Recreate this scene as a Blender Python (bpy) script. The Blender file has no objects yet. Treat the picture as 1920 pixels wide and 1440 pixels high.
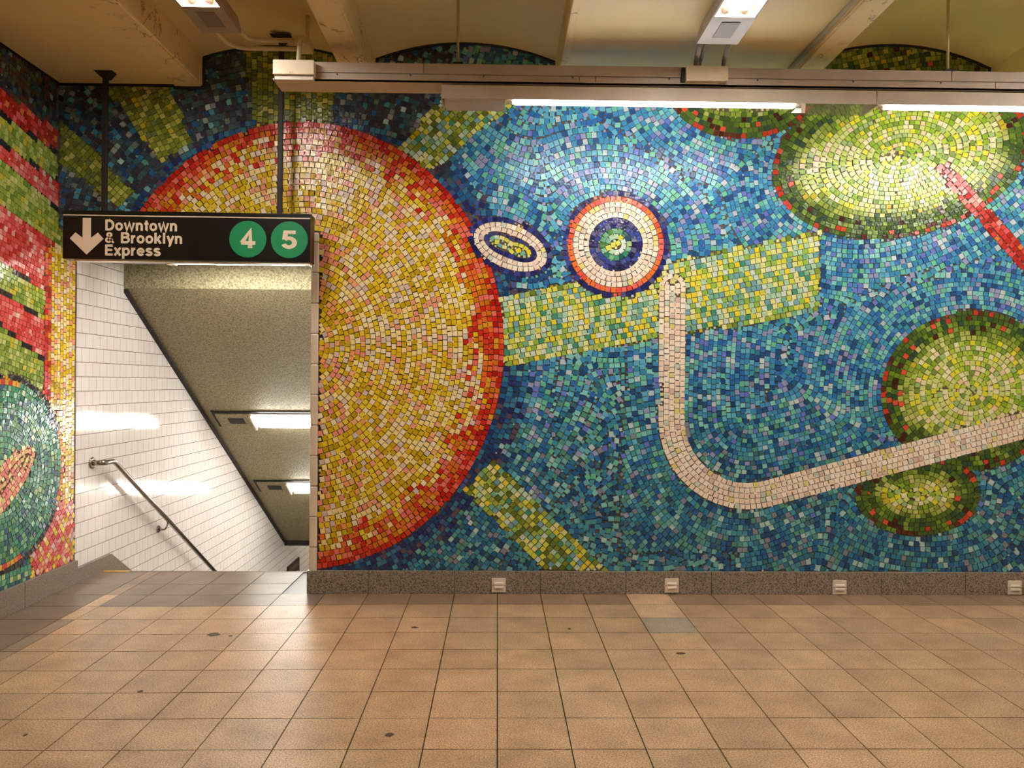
import bpy, bmesh, math, random
from mathutils import Vector, Matrix
random.seed(7)
S = bpy.context.scene
COL = S.collection

# ------------------------------------------------------------------ camera, exposure, world
WALL_D, EYE = 5.6234, 1.4945           # distance to the back wall (its face is Y = 0), eye height
cam_d = bpy.data.cameras.new('camera')
cam_d.sensor_width = 36.0
cam_d.lens = 1475.0 / 1920.0 * 36.0
cam_d.clip_end = 100
cam = bpy.data.objects.new('camera', cam_d)
COL.objects.link(cam)
YAW, ROLL = math.atan(27 / 1475.0), 0.0072
fw = Vector((math.sin(YAW), math.cos(YAW), 0))
rt = Vector((math.cos(YAW), -math.sin(YAW), 0))
up = Vector((0, 0, 1))
r2 = rt * math.cos(ROLL) + up * math.sin(ROLL)
u2 = up * math.cos(ROLL) - rt * math.sin(ROLL)
cam.matrix_world = Matrix(((r2.x, u2.x, -fw.x, 0), (r2.y, u2.y, -fw.y, -WALL_D), (r2.z, u2.z, -fw.z, EYE), (0, 0, 0, 1)))
S.camera = cam
S.view_settings.view_transform = 'Standard'
S.view_settings.look = 'None'
S.view_settings.gamma = 1.0
S.view_settings.use_curve_mapping = False
S.view_settings.exposure = 2.55
S.cycles.max_bounces = 12
S.cycles.diffuse_bounces = 8
S.cycles.sample_clamp_indirect = 6.0
W = bpy.data.worlds.new('World')
S.world = W
W.use_nodes = True
W.node_tree.nodes['Background'].inputs[0].default_value = (0.9, 0.85, 0.75, 1)
W.node_tree.nodes['Background'].inputs[1].default_value = 0.05
TUBE_CEIL, TUBE_WALL, TUBE_STAIR = 22.0, 8.5, 8.0     # fluorescent tube strengths
WARM, NEUTRAL = (1.0, 0.985, 0.97), (1.0, 0.99, 0.98)


# ------------------------------------------------------------------ helpers
def lin(c):
    return tuple(((v / 255.0) / 12.92 if v / 255.0 <= 0.04045 else ((v / 255.0 + 0.055) / 1.055) ** 2.4) for v in c)


def mat(name, rgb, rough=0.6, metal=0.0, var=0.0, scale=6.0, bump=0.0, bscale=60.0, spec=0.5, rgb2=None, lo=0.35, hi=0.65, detail=6.0):
    m = bpy.data.materials.new(name)
    m.use_nodes = True
    nt = m.node_tree
    b = nt.nodes['Principled BSDF']
    c = lin(rgb) + (1,)
    b.inputs['Base Color'].default_value = c
    b.inputs['Roughness'].default_value = rough
    b.inputs['Metallic'].default_value = metal
    b.inputs['Specular IOR Level'].default_value = spec
    tc = nt.nodes.new('ShaderNodeTexCoord')
    if var or rgb2:
        n = nt.nodes.new('ShaderNodeTexNoise')
        n.inputs['Scale'].default_value = scale
        n.inputs['Detail'].default_value = detail
        nt.links.new(tc.outputs['Object'], n.inputs['Vector'])
        r = nt.nodes.new('ShaderNodeValToRGB')
        r.color_ramp.elements[0].position = lo
        r.color_ramp.elements[1].position = hi
        c2 = lin(rgb2) if rgb2 else tuple(v * (1 - var) for v in c[:3])
        r.color_ramp.elements[0].color = tuple(c2[:3]) + (1,)
        r.color_ramp.elements[1].color = c
        nt.links.new(n.outputs['Fac'], r.inputs['Fac'])
        nt.links.new(r.outputs['Color'], b.inputs['Base Color'])
    if bump:
        n = nt.nodes.new('ShaderNodeTexNoise')
        n.inputs['Scale'].default_value = bscale
        n.inputs['Detail'].default_value = 5
        nt.links.new(tc.outputs['Object'], n.inputs['Vector'])
        bp = nt.nodes.new('ShaderNodeBump')
        bp.inputs['Strength'].default_value = bump
        bp.inputs['Distance'].default_value = 0.01
        nt.links.new(n.outputs['Fac'], bp.inputs['Height'])
        nt.links.new(bp.outputs['Normal'], b.inputs['Normal'])
    return m


def emit(name, rgb, strength):
    m = bpy.data.materials.new(name)
    m.use_nodes = True
    nt = m.node_tree
    nt.nodes.clear()
    e = nt.nodes.new('ShaderNodeEmission')
    e.inputs[0].default_value = tuple(rgb) + (1,)
    e.inputs[1].default_value = strength
    o = nt.nodes.new('ShaderNodeOutputMaterial')
    nt.links.new(e.outputs[0], o.inputs[0])
    return m


def pane(name, tint, gloss, haze=0.0):
    m = bpy.data.materials.new(name)
    m.use_nodes = True
    nt = m.node_tree
    nt.nodes.clear()
    t = nt.nodes.new('ShaderNodeBsdfTransparent')
    t.inputs[0].default_value = tuple(tint) + (1,)
    g = nt.nodes.new('ShaderNodeBsdfGlossy')
    g.inputs['Roughness'].default_value = 0.1
    d = nt.nodes.new('ShaderNodeBsdfDiffuse')
    d.inputs[0].default_value = (0.75, 0.74, 0.7, 1)
    a = nt.nodes.new('ShaderNodeMixShader')
    a.inputs[0].default_value = haze
    nt.links.new(t.outputs[0], a.inputs[1])
    nt.links.new(d.outputs[0], a.inputs[2])
    x = nt.nodes.new('ShaderNodeMixShader')
    x.inputs[0].default_value = gloss
    nt.links.new(a.outputs[0], x.inputs[1])
    nt.links.new(g.outputs[0], x.inputs[2])
    o = nt.nodes.new('ShaderNodeOutputMaterial')
    nt.links.new(x.outputs[0], o.inputs[0])
    return m


def box(bm, x0, x1, y0, y1, z0, z1, bev=0.0):
    vs = [bm.verts.new(p) for p in ((x0, y0, z0), (x1, y0, z0), (x1, y1, z0), (x0, y1, z0),
                                    (x0, y0, z1), (x1, y0, z1), (x1, y1, z1), (x0, y1, z1))]
    fs = [bm.faces.new([vs[i] for i in q]) for q in ((3, 2, 1, 0), (4, 5, 6, 7), (0, 1, 5, 4), (1, 2, 6, 5), (2, 3, 7, 6), (3, 0, 4, 7))]
    if bev:
        es = set()
        for f in fs:
            es.update(f.edges)
        bmesh.ops.bevel(bm, geom=list(es), offset=bev, segments=2, affect='EDGES', profile=0.5)
    return vs


def prism(bm, poly, axis, a, b):
    """extrude a 2D polygon; axis 'x': poly=(y,z), 'y': poly=(x,z), 'z': poly=(x,y)"""
    def p3(p, t):
        return {'x': (t, p[0], p[1]), 'y': (p[0], t, p[1]), 'z': (p[0], p[1], t)}[axis]
    A = [bm.verts.new(p3(p, a)) for p in poly]
    B = [bm.verts.new(p3(p, b)) for p in poly]
    bm.faces.new(A)
    bm.faces.new(list(reversed(B)))
    n = len(poly)
    for i in range(n):
        bm.faces.new((A[i], B[i], B[(i + 1) % n], A[(i + 1) % n]))


def tube(bm, pts, r, seg=12, caps=True):
    pts = [Vector(p) for p in pts]
    rings = []
    prev = None
    for i, p in enumerate(pts):
        t = (pts[min(i + 1, len(pts) - 1)] - pts[max(i - 1, 0)]).normalized()
        if prev is None:
            a = t.orthogonal().normalized()
        else:
            a = (prev - t * prev.dot(t)).normalized()
        prev = a
        b = t.cross(a)
        rr = r[i] if isinstance(r, (list, tuple)) else r
        rings.append([bm.verts.new(p + (a * math.cos(2 * math.pi * k / seg) + b * math.sin(2 * math.pi * k / seg)) * rr) for k in range(seg)])
    for i in range(len(rings) - 1):
        for k in range(seg):
            f = bm.faces.new((rings[i][k], rings[i][(k + 1) % seg], rings[i + 1][(k + 1) % seg], rings[i + 1][k]))
            f.smooth = True
    if caps:
        bm.faces.new(list(reversed(rings[0])))
        bm.faces.new(rings[-1])


def bend(pts, rad, n=6):
    """round the corners of a polyline"""
    pts = [Vector(p) for p in pts]
    out = [pts[0]]
    for i in range(1, len(pts) - 1):
        a, b, c = pts[i - 1], pts[i], pts[i + 1]
        d1, d2 = (a - b), (c - b)
        q = min(rad, d1.length * 0.49, d2.length * 0.49)
        p1, p2 = b + d1.normalized() * q, b + d2.normalized() * q
        for k in range(n + 1):
            t = k / n
            out.append(p1 * (1 - t) ** 2 + b * 2 * t * (1 - t) + p2 * t * t)
    out.append(pts[-1])
    return out


def obj(name, bm, m, parent=None, fix=True):
    if fix:
        bmesh.ops.recalc_face_normals(bm, faces=bm.faces)
    me = bpy.data.meshes.new(name)
    bm.to_mesh(me)
    bm.free()
    for x in (m if isinstance(m, (list, tuple)) else [m]):
        me.materials.append(x)
    o = bpy.data.objects.new(name, me)
    COL.objects.link(o)
    if parent is not None:
        o.parent = parent
        o.matrix_parent_inverse = parent.matrix_basis.inverted()
    return o


def struct(name, bm, m, parent=None):
    o = obj(name, bm, m, parent)
    if parent is None:
        o['kind'] = 'structure'
    return o


def thing(name, label, cat, loc, group=None):
    o = bpy.data.objects.new(name, None)
    o.empty_display_size = 0.1
    COL.objects.link(o)
    o.location = loc
    tag(o, label, cat, group)
    return o


def tag(o, label, cat, group=None):
    o['label'] = label
    o['category'] = cat
    if group:
        o['group'] = group
    return o


def dup(root, loc, label=None):
    r = root.copy()
    COL.objects.link(r)
    r.location = loc
    if label:
        r['label'] = label
    for ch in list(root.children):
        c = ch.copy()
        COL.objects.link(c)
        c.parent = r
        for g in list(ch.children):
            d = g.copy()
            COL.objects.link(d)
            d.parent = c
    return r


B = bmesh.new

# ------------------------------------------------------------------ materials
M = {}
M['ceil'] = mat('ceiling_paint', (234, 212, 158), 0.5, var=0.14, scale=1.3, bump=0.12, bscale=25, lo=0.3, hi=0.6)
M['beam'] = mat('beam_paint', (234, 210, 160), 0.55, var=0.4, scale=9, bump=0.5, bscale=14, lo=0.22, hi=0.42, detail=10)
nt = M['beam'].node_tree
tcn = nt.nodes.new('ShaderNodeTexCoord')
cn = nt.nodes.new('ShaderNodeTexNoise')
cn.inputs['Scale'].default_value = 5.0
cn.inputs['Detail'].default_value = 9
cn.inputs['Distortion'].default_value = 0.6
nt.links.new(tcn.outputs['Object'], cn.inputs['Vector'])
cr = nt.nodes.new('ShaderNodeValToRGB')
cr.color_ramp.elements[0].position = 0.385
cr.color_ramp.elements[0].color = (1, 1, 1, 1)
cr.color_ramp.elements[1].position = 0.41
cr.color_ramp.elements[1].color = (1, 1, 1, 1)
e_ = cr.color_ramp.elements.new(0.397)
e_.color = (0.25, 0.19, 0.13, 1)
nt.links.new(cn.outputs['Fac'], cr.inputs['Fac'])
mx = nt.nodes.new('ShaderNodeMix')
mx.data_type = 'RGBA'
mx.blend_type = 'MULTIPLY'
mx.inputs[0].default_value = 1
bs_ = nt.nodes['Principled BSDF']
nt.links.new(bs_.inputs['Base Color'].links[0].from_socket, mx.inputs[6])
nt.links.new(cr.outputs['Color'], mx.inputs[7])
nt.links.new(mx.outputs[2], bs_.inputs['Base Color'])
M['caulk'] = mat('black_caulk', (18, 14, 12), 0.6)
M['grout'] = mat('mosaic_grout', (104, 86, 74), 0.8, var=0.35, scale=4)
M['granite'] = mat('granite', (160, 146, 130), 0.35, rgb2=(80, 70, 60), scale=130, lo=0.36, hi=0.56, detail=3)
M['grout_dark'] = mat('dark_grout', (40, 28, 22), 0.85)
M['granite2'] = mat('granite_side', (146, 128, 112), 0.4, rgb2=(92, 78, 66), scale=140, lo=0.35, hi=0.6, detail=3)
M['bullnose'] = mat('bullnose_tile', (226, 208, 186), 0.2, var=0.1, scale=2)
M['concrete'] = mat('stair_soffit', (166, 156, 120), 0.62, rgb2=(112, 103, 74), scale=75, lo=0.34, hi=0.6, bump=0.8, bscale=55)
M['plain'] = mat('cream_tile', (238, 228, 208), 0.3)
M['metal'] = mat('painted_metal', (198, 180, 162), 0.38, var=0.12, scale=5)
M['metal2'] = mat('painted_metal_cover', (188, 170, 154), 0.4, var=0.15, scale=5)
M['boxm'] = mat('box_cover', (222, 202, 172), 0.45, var=0.1, scale=9)
M['housing'] = mat('light_housing', (198, 184, 166), 0.4, var=0.12, scale=7)
M['housing2'] = mat('ceiling_light_housing', (168, 152, 138), 0.4, var=0.15, scale=7)
M['greyplate'] = mat('grey_plate', (128, 116, 108), 0.5)
M['reflector'] = mat('white_reflector', (214, 202, 184), 0.35)
M['iron'] = mat('dark_iron', (34, 24, 20), 0.6, var=0.3, scale=20)
M['rod'] = mat('painted_rod', (196, 176, 130), 0.5)
M['conduit'] = mat('painted_conduit', (232, 212, 172), 0.5, var=0.12, scale=8)
M['black'] = mat('sign_black', (17, 13, 11), 0.32, spec=0.4)
M['cream'] = mat('sign_cream', (236, 216, 190), 0.5)
M['green'] = mat('sign_green', (0, 140, 84), 0.45)
M['alum'] = mat('aluminium_strip', (214, 206, 194), 0.25, 0.7)
M['chrome'] = mat('stainless', (170, 160, 150), 0.16, 1.0)
M['vent'] = mat('vent_cream', (232, 218, 200), 0.4)
M['ventbar'] = mat('vent_bar', (250, 240, 224), 0.35)
M['step'] = mat('stair_tread', (128, 110, 92), 0.5, var=0.3, scale=60)
M['yellow'] = mat('yellow_nosing', (206, 160, 66), 0.5, var=0.35, scale=30)
M['stain'] = mat('gum_stain', (74, 56, 44), 0.6)
M['dirt'] = mat('plaster_hole', (30, 20, 17), 0.9)
M['clear'] = pane('clear_lens', (0.97, 0.96, 0.94), 0.06, 0.03)
M['frost'] = pane('frosted_lens', (0.85, 0.85, 0.8), 0.05, 0.14)
M['e_ceil'] = emit('tube_ceiling', WARM, TUBE_CEIL)
M['e_wall'] = emit('tube_wall', NEUTRAL, TUBE_WALL)
M['e_stair'] = emit('tube_stair', (1.0, 0.97, 0.92), TUBE_STAIR)


def tile_mat():
    m = bpy.data.materials.new('glass_mosaic')
    m.use_nodes = True
    nt = m.node_tree
    b = nt.nodes['Principled BSDF']
    a = nt.nodes.new('ShaderNodeAttribute')
    a.attribute_name = 'Col'
    tc = nt.nodes.new('ShaderNodeTexCoord')
    n = nt.nodes.new('ShaderNodeTexNoise')
    n.inputs['Scale'].default_value = 55
    nt.links.new(tc.outputs['Object'], n.inputs['Vector'])
    bp = nt.nodes.new('ShaderNodeBump')
    bp.inputs['Strength'].default_value = 0.25
    bp.inputs['Distance'].default_value = 0.01
    nt.links.new(n.outputs['Fac'], bp.inputs['Height'])
    nt.links.new(bp.outputs['Normal'], b.inputs['Normal'])
    nt.links.new(a.outputs['Color'], b.inputs['Base Color'])
    b.inputs['Roughness'].default_value = 0.18
    b.inputs['Specular IOR Level'].default_value = 0.45
    return m


def floor_mat():
    m = bpy.data.materials.new('terrazzo_tile')
    m.use_nodes = True
    nt = m.node_tree
    b = nt.nodes['Principled BSDF']
    a = nt.nodes.new('ShaderNodeAttribute')
    a.attribute_name = 'Col'
    tc = nt.nodes.new('ShaderNodeTexCoord')
    n = nt.nodes.new('ShaderNodeTexNoise')
    n.inputs['Scale'].default_value = 150
    n.inputs['Detail'].default_value = 2
    n2 = nt.nodes.new('ShaderNodeTexNoise')
    n2.inputs['Scale'].default_value = 5
    n2.inputs['Detail'].default_value = 6
    r = nt.nodes.new('ShaderNodeValToRGB')
    r.color_ramp.elements[0].position = 0.32
    r.color_ramp.elements[0].color = (0.50, 0.46, 0.43, 1)
    r.color_ramp.elements[1].position = 0.66
    r.color_ramp.elements[1].color = (1.30, 1.32, 1.34, 1)
    r2_ = nt.nodes.new('ShaderNodeValToRGB')
    r2_.color_ramp.elements[0].position = 0.3
    r2_.color_ramp.elements[0].color = (0.78, 0.76, 0.74, 1)
    r2_.color_ramp.elements[1].position = 0.65
    r2_.color_ramp.elements[1].color = (1.08, 1.08, 1.08, 1)
    for q in (n, n2):
        nt.links.new(tc.outputs['Object'], q.inputs['Vector'])
    nt.links.new(n.outputs['Fac'], r.inputs['Fac'])
    nt.links.new(n2.outputs['Fac'], r2_.inputs['Fac'])
    x = nt.nodes.new('ShaderNodeMix')
    x.data_type = 'RGBA'
    x.blend_type = 'MULTIPLY'
    x.inputs[0].default_value = 1
    nt.links.new(a.outputs['Color'], x.inputs[6])
    nt.links.new(r.outputs['Color'], x.inputs[7])
    y = nt.nodes.new('ShaderNodeMix')
    y.data_type = 'RGBA'
    y.blend_type = 'MULTIPLY'
    y.inputs[0].default_value = 1
    nt.links.new(x.outputs[2], y.inputs[6])
    nt.links.new(r2_.outputs['Color'], y.inputs[7])
    nt.links.new(y.outputs[2], b.inputs['Base Color'])
    b.inputs['Roughness'].default_value = 0.36
    b.inputs['Specular IOR Level'].default_value = 0.45
    return m


def white_tile_mat():
    m = bpy.data.materials.new('white_wall_tile')
    m.use_nodes = True
    nt = m.node_tree
    b = nt.nodes['Principled BSDF']
    tc = nt.nodes.new('ShaderNodeTexCoord')
    sp = nt.nodes.new('ShaderNodeSeparateXYZ')
    cb = nt.nodes.new('ShaderNodeCombineXYZ')
    nt.links.new(tc.outputs['Object'], sp.inputs[0])
    nt.links.new(sp.outputs['Y'], cb.inputs['X'])
    nt.links.new(sp.outputs['Z'], cb.inputs['Y'])
    br = nt.nodes.new('ShaderNodeTexBrick')
    br.inputs['Scale'].default_value = 1.0
    br.inputs['Brick Width'].default_value = 0.109
    br.inputs['Row Height'].default_value = 0.109
    br.inputs['Mortar Size'].default_value = 0.0022
    br.inputs['Mortar Smooth'].default_value = 0.2
    br.inputs['Color1'].default_value = lin((240, 235, 231)) + (1,)
    br.inputs['Color2'].default_value = lin((234, 228, 224)) + (1,)
    br.inputs['Mortar'].default_value = lin((176, 164, 156)) + (1,)
    nt.links.new(cb.outputs[0], br.inputs['Vector'])
    b3 = nt.nodes.new('ShaderNodeTexBrick')
    b3.inputs['Scale'].default_value = 1.0
    b3.inputs['Brick Width'].default_value = 60.0
    b3.inputs['Row Height'].default_value = 0.109
    b3.inputs['Mortar Size'].default_value = 0.0026
    b3.inputs['Color1'].default_value = (1, 1, 1, 1)
    b3.inputs['Color2'].default_value = (1, 1, 1, 1)
    b3.inputs['Mortar'].default_value = (0.45, 0.4, 0.36, 1)
    nt.links.new(cb.outputs[0], b3.inputs['Vector'])
    mm = nt.nodes.new('ShaderNodeMix')
    mm.data_type = 'RGBA'
    mm.blend_type = 'MULTIPLY'
    mm.inputs[0].default_value = 1
    nt.links.new(br.outputs['Color'], mm.inputs[6])
    nt.links.new(b3.outputs['Color'], mm.inputs[7])
    nt.links.new(mm.outputs[2], b.inputs['Base Color'])
    bp = nt.nodes.new('ShaderNodeBump')
    bp.invert = True
    bp.inputs['Strength'].default_value = 0.5
    bp.inputs['Distance'].default_value = 0.002
    nt.links.new(br.outputs['Fac'], bp.inputs['Height'])
    n = nt.nodes.new('ShaderNodeTexNoise')
    n.inputs['Scale'].default_value = 7
    n.inputs['Detail'].default_value = 1
    nt.links.new(tc.outputs['Object'], n.inputs['Vector'])
    b2 = nt.nodes.new('ShaderNodeBump')
    b2.inputs['Strength'].default_value = 0.06
    b2.inputs['Distance'].default_value = 0.02
    nt.links.new(n.outputs['Fac'], b2.inputs['Height'])
    nt.links.new(bp.outputs['Normal'], b2.inputs['Normal'])
    nt.links.new(b2.outputs['Normal'], b.inputs['Normal'])
    b.inputs['Roughness'].default_value = 0.09
    return m


M['tile'] = tile_mat()
M['floor'] = floor_mat()
M['white'] = white_tile_mat()

# ------------------------------------------------------------------ room shell
XL = -3.116            # left wall face
CZ = 3.585             # ceiling slab height
XR, YB = 7.0, -10.0    # right end and the far side of the passage
OPX, OPZ = -1.331, 2.57   # stair opening: right jamb and head

bm = B()
box(bm, OPX, XR, 0.006, 0.25, -0.4, 4.15)
box(bm, XL - 0.1, OPX, 0.006, 0.25, OPZ, 4.15)
wall_back = struct('wall_back', bm, M['grout'])
bm = B()
box(bm, XL - 0.3, XL - 0.006, YB, 0.253, -0.5, 4.15)
wall_left = struct('wall_left', bm, M['grout'])
bm = B()
box(bm, XL - 0.3, XL, 0.2532, 14.0, -5.0, 3.2)
struct('wall_stair_left', bm, M['white'])
bm = B()
box(bm, OPX + 0.05, OPX + 0.3, 0.25, 6.2, -5.0, 3.2)
struct('wall_stair_right', bm, M['white'])
bm = B()
box(bm, XL, 3.0, 13.0, 13.2, -5.0, -0.5)
struct('wall_stair_end', bm, M['plain'])
bm = B()
box(bm, XR, XR + 0.2, YB, 0.25, -0.4, 4.15)
struct('wall_right', bm, M['plain'])
bm = B()
box(bm, XL - 0.3, XR + 0.2, YB - 0.2, YB, -0.4, 4.15)
struct('wall_front', bm, M['plain'])

# stair head: header ceiling, lintel face, sloping soffit
SL = 0.6204
bm = B()
prism(bm, [(0.25, OPZ), (0.981, OPZ), (0.981, 2.27), (5.96, -0.819), (5.96, -0.55), (1.2, 2.75), (0.25, 2.75)], 'x', XL, OPX + 0.06)
struct('ceiling_stair', bm, M['concrete'])
bm = B()
box(bm, XL, 3.0, 5.96, 13.0, -0.70, -0.5)
struct('ceiling_lower', bm, M['concrete'])
bm = B()
prism(bm, [(0.981, 2.262), (5.96, -0.827), (5.96, -0.857), (0.981, 2.232)], 'x', XL, XL + 0.028)
struct('trim_stair', bm, M['iron'])
bm = B()
box(bm, XL + 0.01, XL + 0.8, 5.97, 6.12, -0.9, -0.70)
struct('trim_soffit', bm, M['iron'])

# ceiling: jack arches between concrete beams, running away from the back wall


def arch(x0, x1, spring, crown, n=14):
    w, h = (x1 - x0) / 2, crown - spring
    R = (w * w + h * h) / (2 * h)
    out = []
    for i in range(n + 1):
        x = -w + 2 * w * i / n
        out.append((x0 + w + x, spring + math.sqrt(max(0, R * R - x * x)) - (R - h)))
    return out


SP = 3.80
prof = [(XL - 0.1, CZ + 0.012), (-2.2, CZ + 0.012)]
prof += arch(-2.10, -1.06, SP, 3.885)
prof += arch(-0.89, 0.40, SP, 3.925)
prof += [(0.42, CZ), (2.02, CZ)]
prof += arch(2.12, 3.54, SP, 3.96)
prof += [(3.56, CZ), (XR + 0.2, CZ)]
bm = B()
prism(bm, prof + [(XR + 0.2, 4.3), (XL - 0.1, 4.3)], 'y', 0.003, YB - 0.1)
ceiling = struct('ceiling', bm, M['ceil'])
for x0, x1, dz in ((-2.307, -2.106, 0.0), (-1.067, -0.884, 0.0), (1.945, 2.125, -0.02)):
    bm = B()
    v = box(bm, x0, x1, YB, 0.0, CZ + dz, SP + 0.05)
    es = [e for e in bm.edges if abs(e.verts[0].co.z - CZ - dz) < 1e-4 and abs(e.verts[1].co.z - CZ - dz) < 1e-4 and abs(e.verts[0].co.y - e.verts[1].co.y) > 1]
    bmesh.ops.bevel(bm, geom=es, offset=0.012, segments=2, affect='EDGES')
    obj('beam', bm, M['beam'], ceiling)
bm = B()
box(bm, 0.395, 0.44, YB, 0.0, CZ - 0.004, SP + 0.05, 0.006)
obj('slab_edge', bm, M['beam'], ceiling)
# dark mastic line where the wall meets the ceiling
bm = B()
line = [(XL, CZ + 0.01), (-2.307, CZ + 0.01), (-2.307, CZ - 0.004), (-2.10, CZ - 0.004), (-2.10, SP)] + arch(-2.10, -1.06, SP, 3.885)[1:-1] + [(-1.065, SP), (-1.065, CZ), (-0.886, CZ), (-0.886, SP)]
line += arch(-0.89, 0.40, SP, 3.925)[1:-1] + [(0.398, SP), (0.398, CZ), (2.0, CZ - 0.01), (2.122, CZ - 0.01), (2.122, SP)] + arch(2.12, 3.54, SP, 3.96)[1:-1] + [(3.54, SP), (3.54, CZ), (6.9, CZ)]
tube(bm, [(x, -0.004, z) for x, z in line], 0.013, 6)
struct('trim_mastic', bm, M['caulk'])
bm = B()
tube(bm, [(XL + 0.003, 0, CZ + 0.01), (XL + 0.003, YB, CZ + 0.01)], 0.011, 6)
struct('trim_mastic_left', bm, M['caulk'])

# floor: square granite terrazzo tiles with open joints, plus a dark border course
bm = B()
cl = bm.loops.layers.float_color.new('Col')
P = 0.305
rnd = random.Random(3)
xs = [XL] + [0.0096 + P * k for k in range(-9, 23)] + [XR]
ys = [0.60, 0.29, 0.0] if False else []
rows = [(0.30, 0.60), (0.005, 0.30)]
yy = -0.288
rows.append((yy, 0.005))
while yy > YB:
    rows.append((yy - 0.3026, yy))
    yy -= 0.3026


def shift(x, y):
    a = min(1, max(0, (-x - 0.5) / 1.6))
    return -0.075 * a * max(0, 1 - abs(min(y, 0)) / 2.6) if y < 0.55 else 0.0


def tile_col(i, j, xc, yc):
    base = (199, 166, 131)
    k = rnd.uniform(0.86, 1.04)
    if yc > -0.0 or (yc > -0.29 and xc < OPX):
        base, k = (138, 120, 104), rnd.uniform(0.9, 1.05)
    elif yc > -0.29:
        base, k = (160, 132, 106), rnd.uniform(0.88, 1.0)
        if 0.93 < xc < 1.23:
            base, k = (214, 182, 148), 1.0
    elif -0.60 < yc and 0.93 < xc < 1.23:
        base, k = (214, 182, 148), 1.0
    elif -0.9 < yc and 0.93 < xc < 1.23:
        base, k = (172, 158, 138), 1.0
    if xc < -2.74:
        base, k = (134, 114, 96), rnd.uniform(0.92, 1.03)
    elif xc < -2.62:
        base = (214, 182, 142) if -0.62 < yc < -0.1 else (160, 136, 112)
    c = lin(base)
    w = rnd.uniform(-0.02, 0.02)
    return (c[0] * k * (1 + w), c[1] * k, c[2] * k * (1 - w), 1)


xs2 = [XL, -2.7354, -2.635] + xs[2:]
G = 0.0028
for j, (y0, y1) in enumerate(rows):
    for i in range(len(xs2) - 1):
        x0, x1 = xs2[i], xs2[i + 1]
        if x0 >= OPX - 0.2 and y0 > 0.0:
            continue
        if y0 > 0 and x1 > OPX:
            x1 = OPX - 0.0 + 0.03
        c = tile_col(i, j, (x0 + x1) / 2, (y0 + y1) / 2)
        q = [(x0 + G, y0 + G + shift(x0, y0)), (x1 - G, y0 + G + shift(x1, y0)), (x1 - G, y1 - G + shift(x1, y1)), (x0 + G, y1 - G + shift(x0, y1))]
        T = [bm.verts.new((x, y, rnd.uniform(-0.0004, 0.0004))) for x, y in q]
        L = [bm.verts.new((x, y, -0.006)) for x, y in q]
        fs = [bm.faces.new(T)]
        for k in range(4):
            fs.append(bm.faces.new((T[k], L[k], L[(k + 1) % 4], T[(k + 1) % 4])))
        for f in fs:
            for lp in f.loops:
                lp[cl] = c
    # joint bed below
bed = bm.verts
fcol = lin((44, 30, 22)) + (1,)
for (x0, x1, y0, y1) in ((XL, XR, YB, 0.006), (XL, OPX + 0.05, 0.006, 0.60)):
    vs = [bm.verts.new(p) for p in ((x0, y0, -0.006), (x1, y0, -0.006), (x1, y1, -0.006), (x0, y1, -0.006), (x0, y0, -0.15), (x1, y0, -0.15), (x1, y1, -0.15), (x0, y1, -0.15))]
    for q in ((0, 1, 2, 3), (7, 6, 5, 4), (0, 4, 5, 1), (1, 5, 6, 2), (2, 6, 7, 3), (3, 7, 4, 0)):
        f = bm.faces.new([vs[i] for i in q])
        for lp in f.loops:
            lp[cl] = fcol
floor = struct('floor', bm, M['floor'])
for n, (x, y, a, b_) in enumerate(((-1.669, -0.942, 0.035, 0.02), (-1.56, -0.965, 0.012, 0.007), (-1.71, -1.80, 0.012, 0.009), (-1.98, -2.27, 0.008, 0.008), (1.03, -1.26, 0.024, 0.010), (-0.45, -2.27, 0.020, 0.011), (0.45, -0.82, 0.013, 0.008), (-0.5, -0.80, 0.022, 0.010), (2.73, -1.63, 0.012, 0.01))):
    bm = B()
    vs = [bm.verts.new((x + a * math.cos(t / 11 * 6.2832) * rnd.uniform(0.7, 1.25), y + 1.6 * b_ * math.sin(t / 11 * 6.2832) * rnd.uniform(0.7, 1.25), 0.0012)) for t in range(11)]
    f = bm.faces.new(vs)
    bmesh.ops.extrude_face_region(bm, geom=[f])
    for v in vs:
        v.co.z = -0.001
    obj('gum_stain', bm, M['stain'], floor)

# stairs going down behind the opening
bm = B()
pts = [(0.60, -0.15), (0.60, 0.0), (0.632, 0.0)]
yy, zz = 0.632, 0.0
for k in range(19):
    zz -= 0.175
    pts.append((yy, zz))
    if k < 18:
        yy += 0.28
        pts.append((yy, zz))
yl, zl = yy, zz
pts += [(13.0, zl), (13.0, zl - 0.2), (yl, zl - 0.25)]
prism(bm, pts, 'x', XL, OPX + 0.05)
stairs = struct('stairs', bm, M['step'])
bm = B()
box(bm, XL + 0.03, XL + 0.235, 0.585, 0.639, -0.004, 0.003, 0.001)
obj('yellow_nosing', bm, M['yellow'], stairs)

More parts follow.
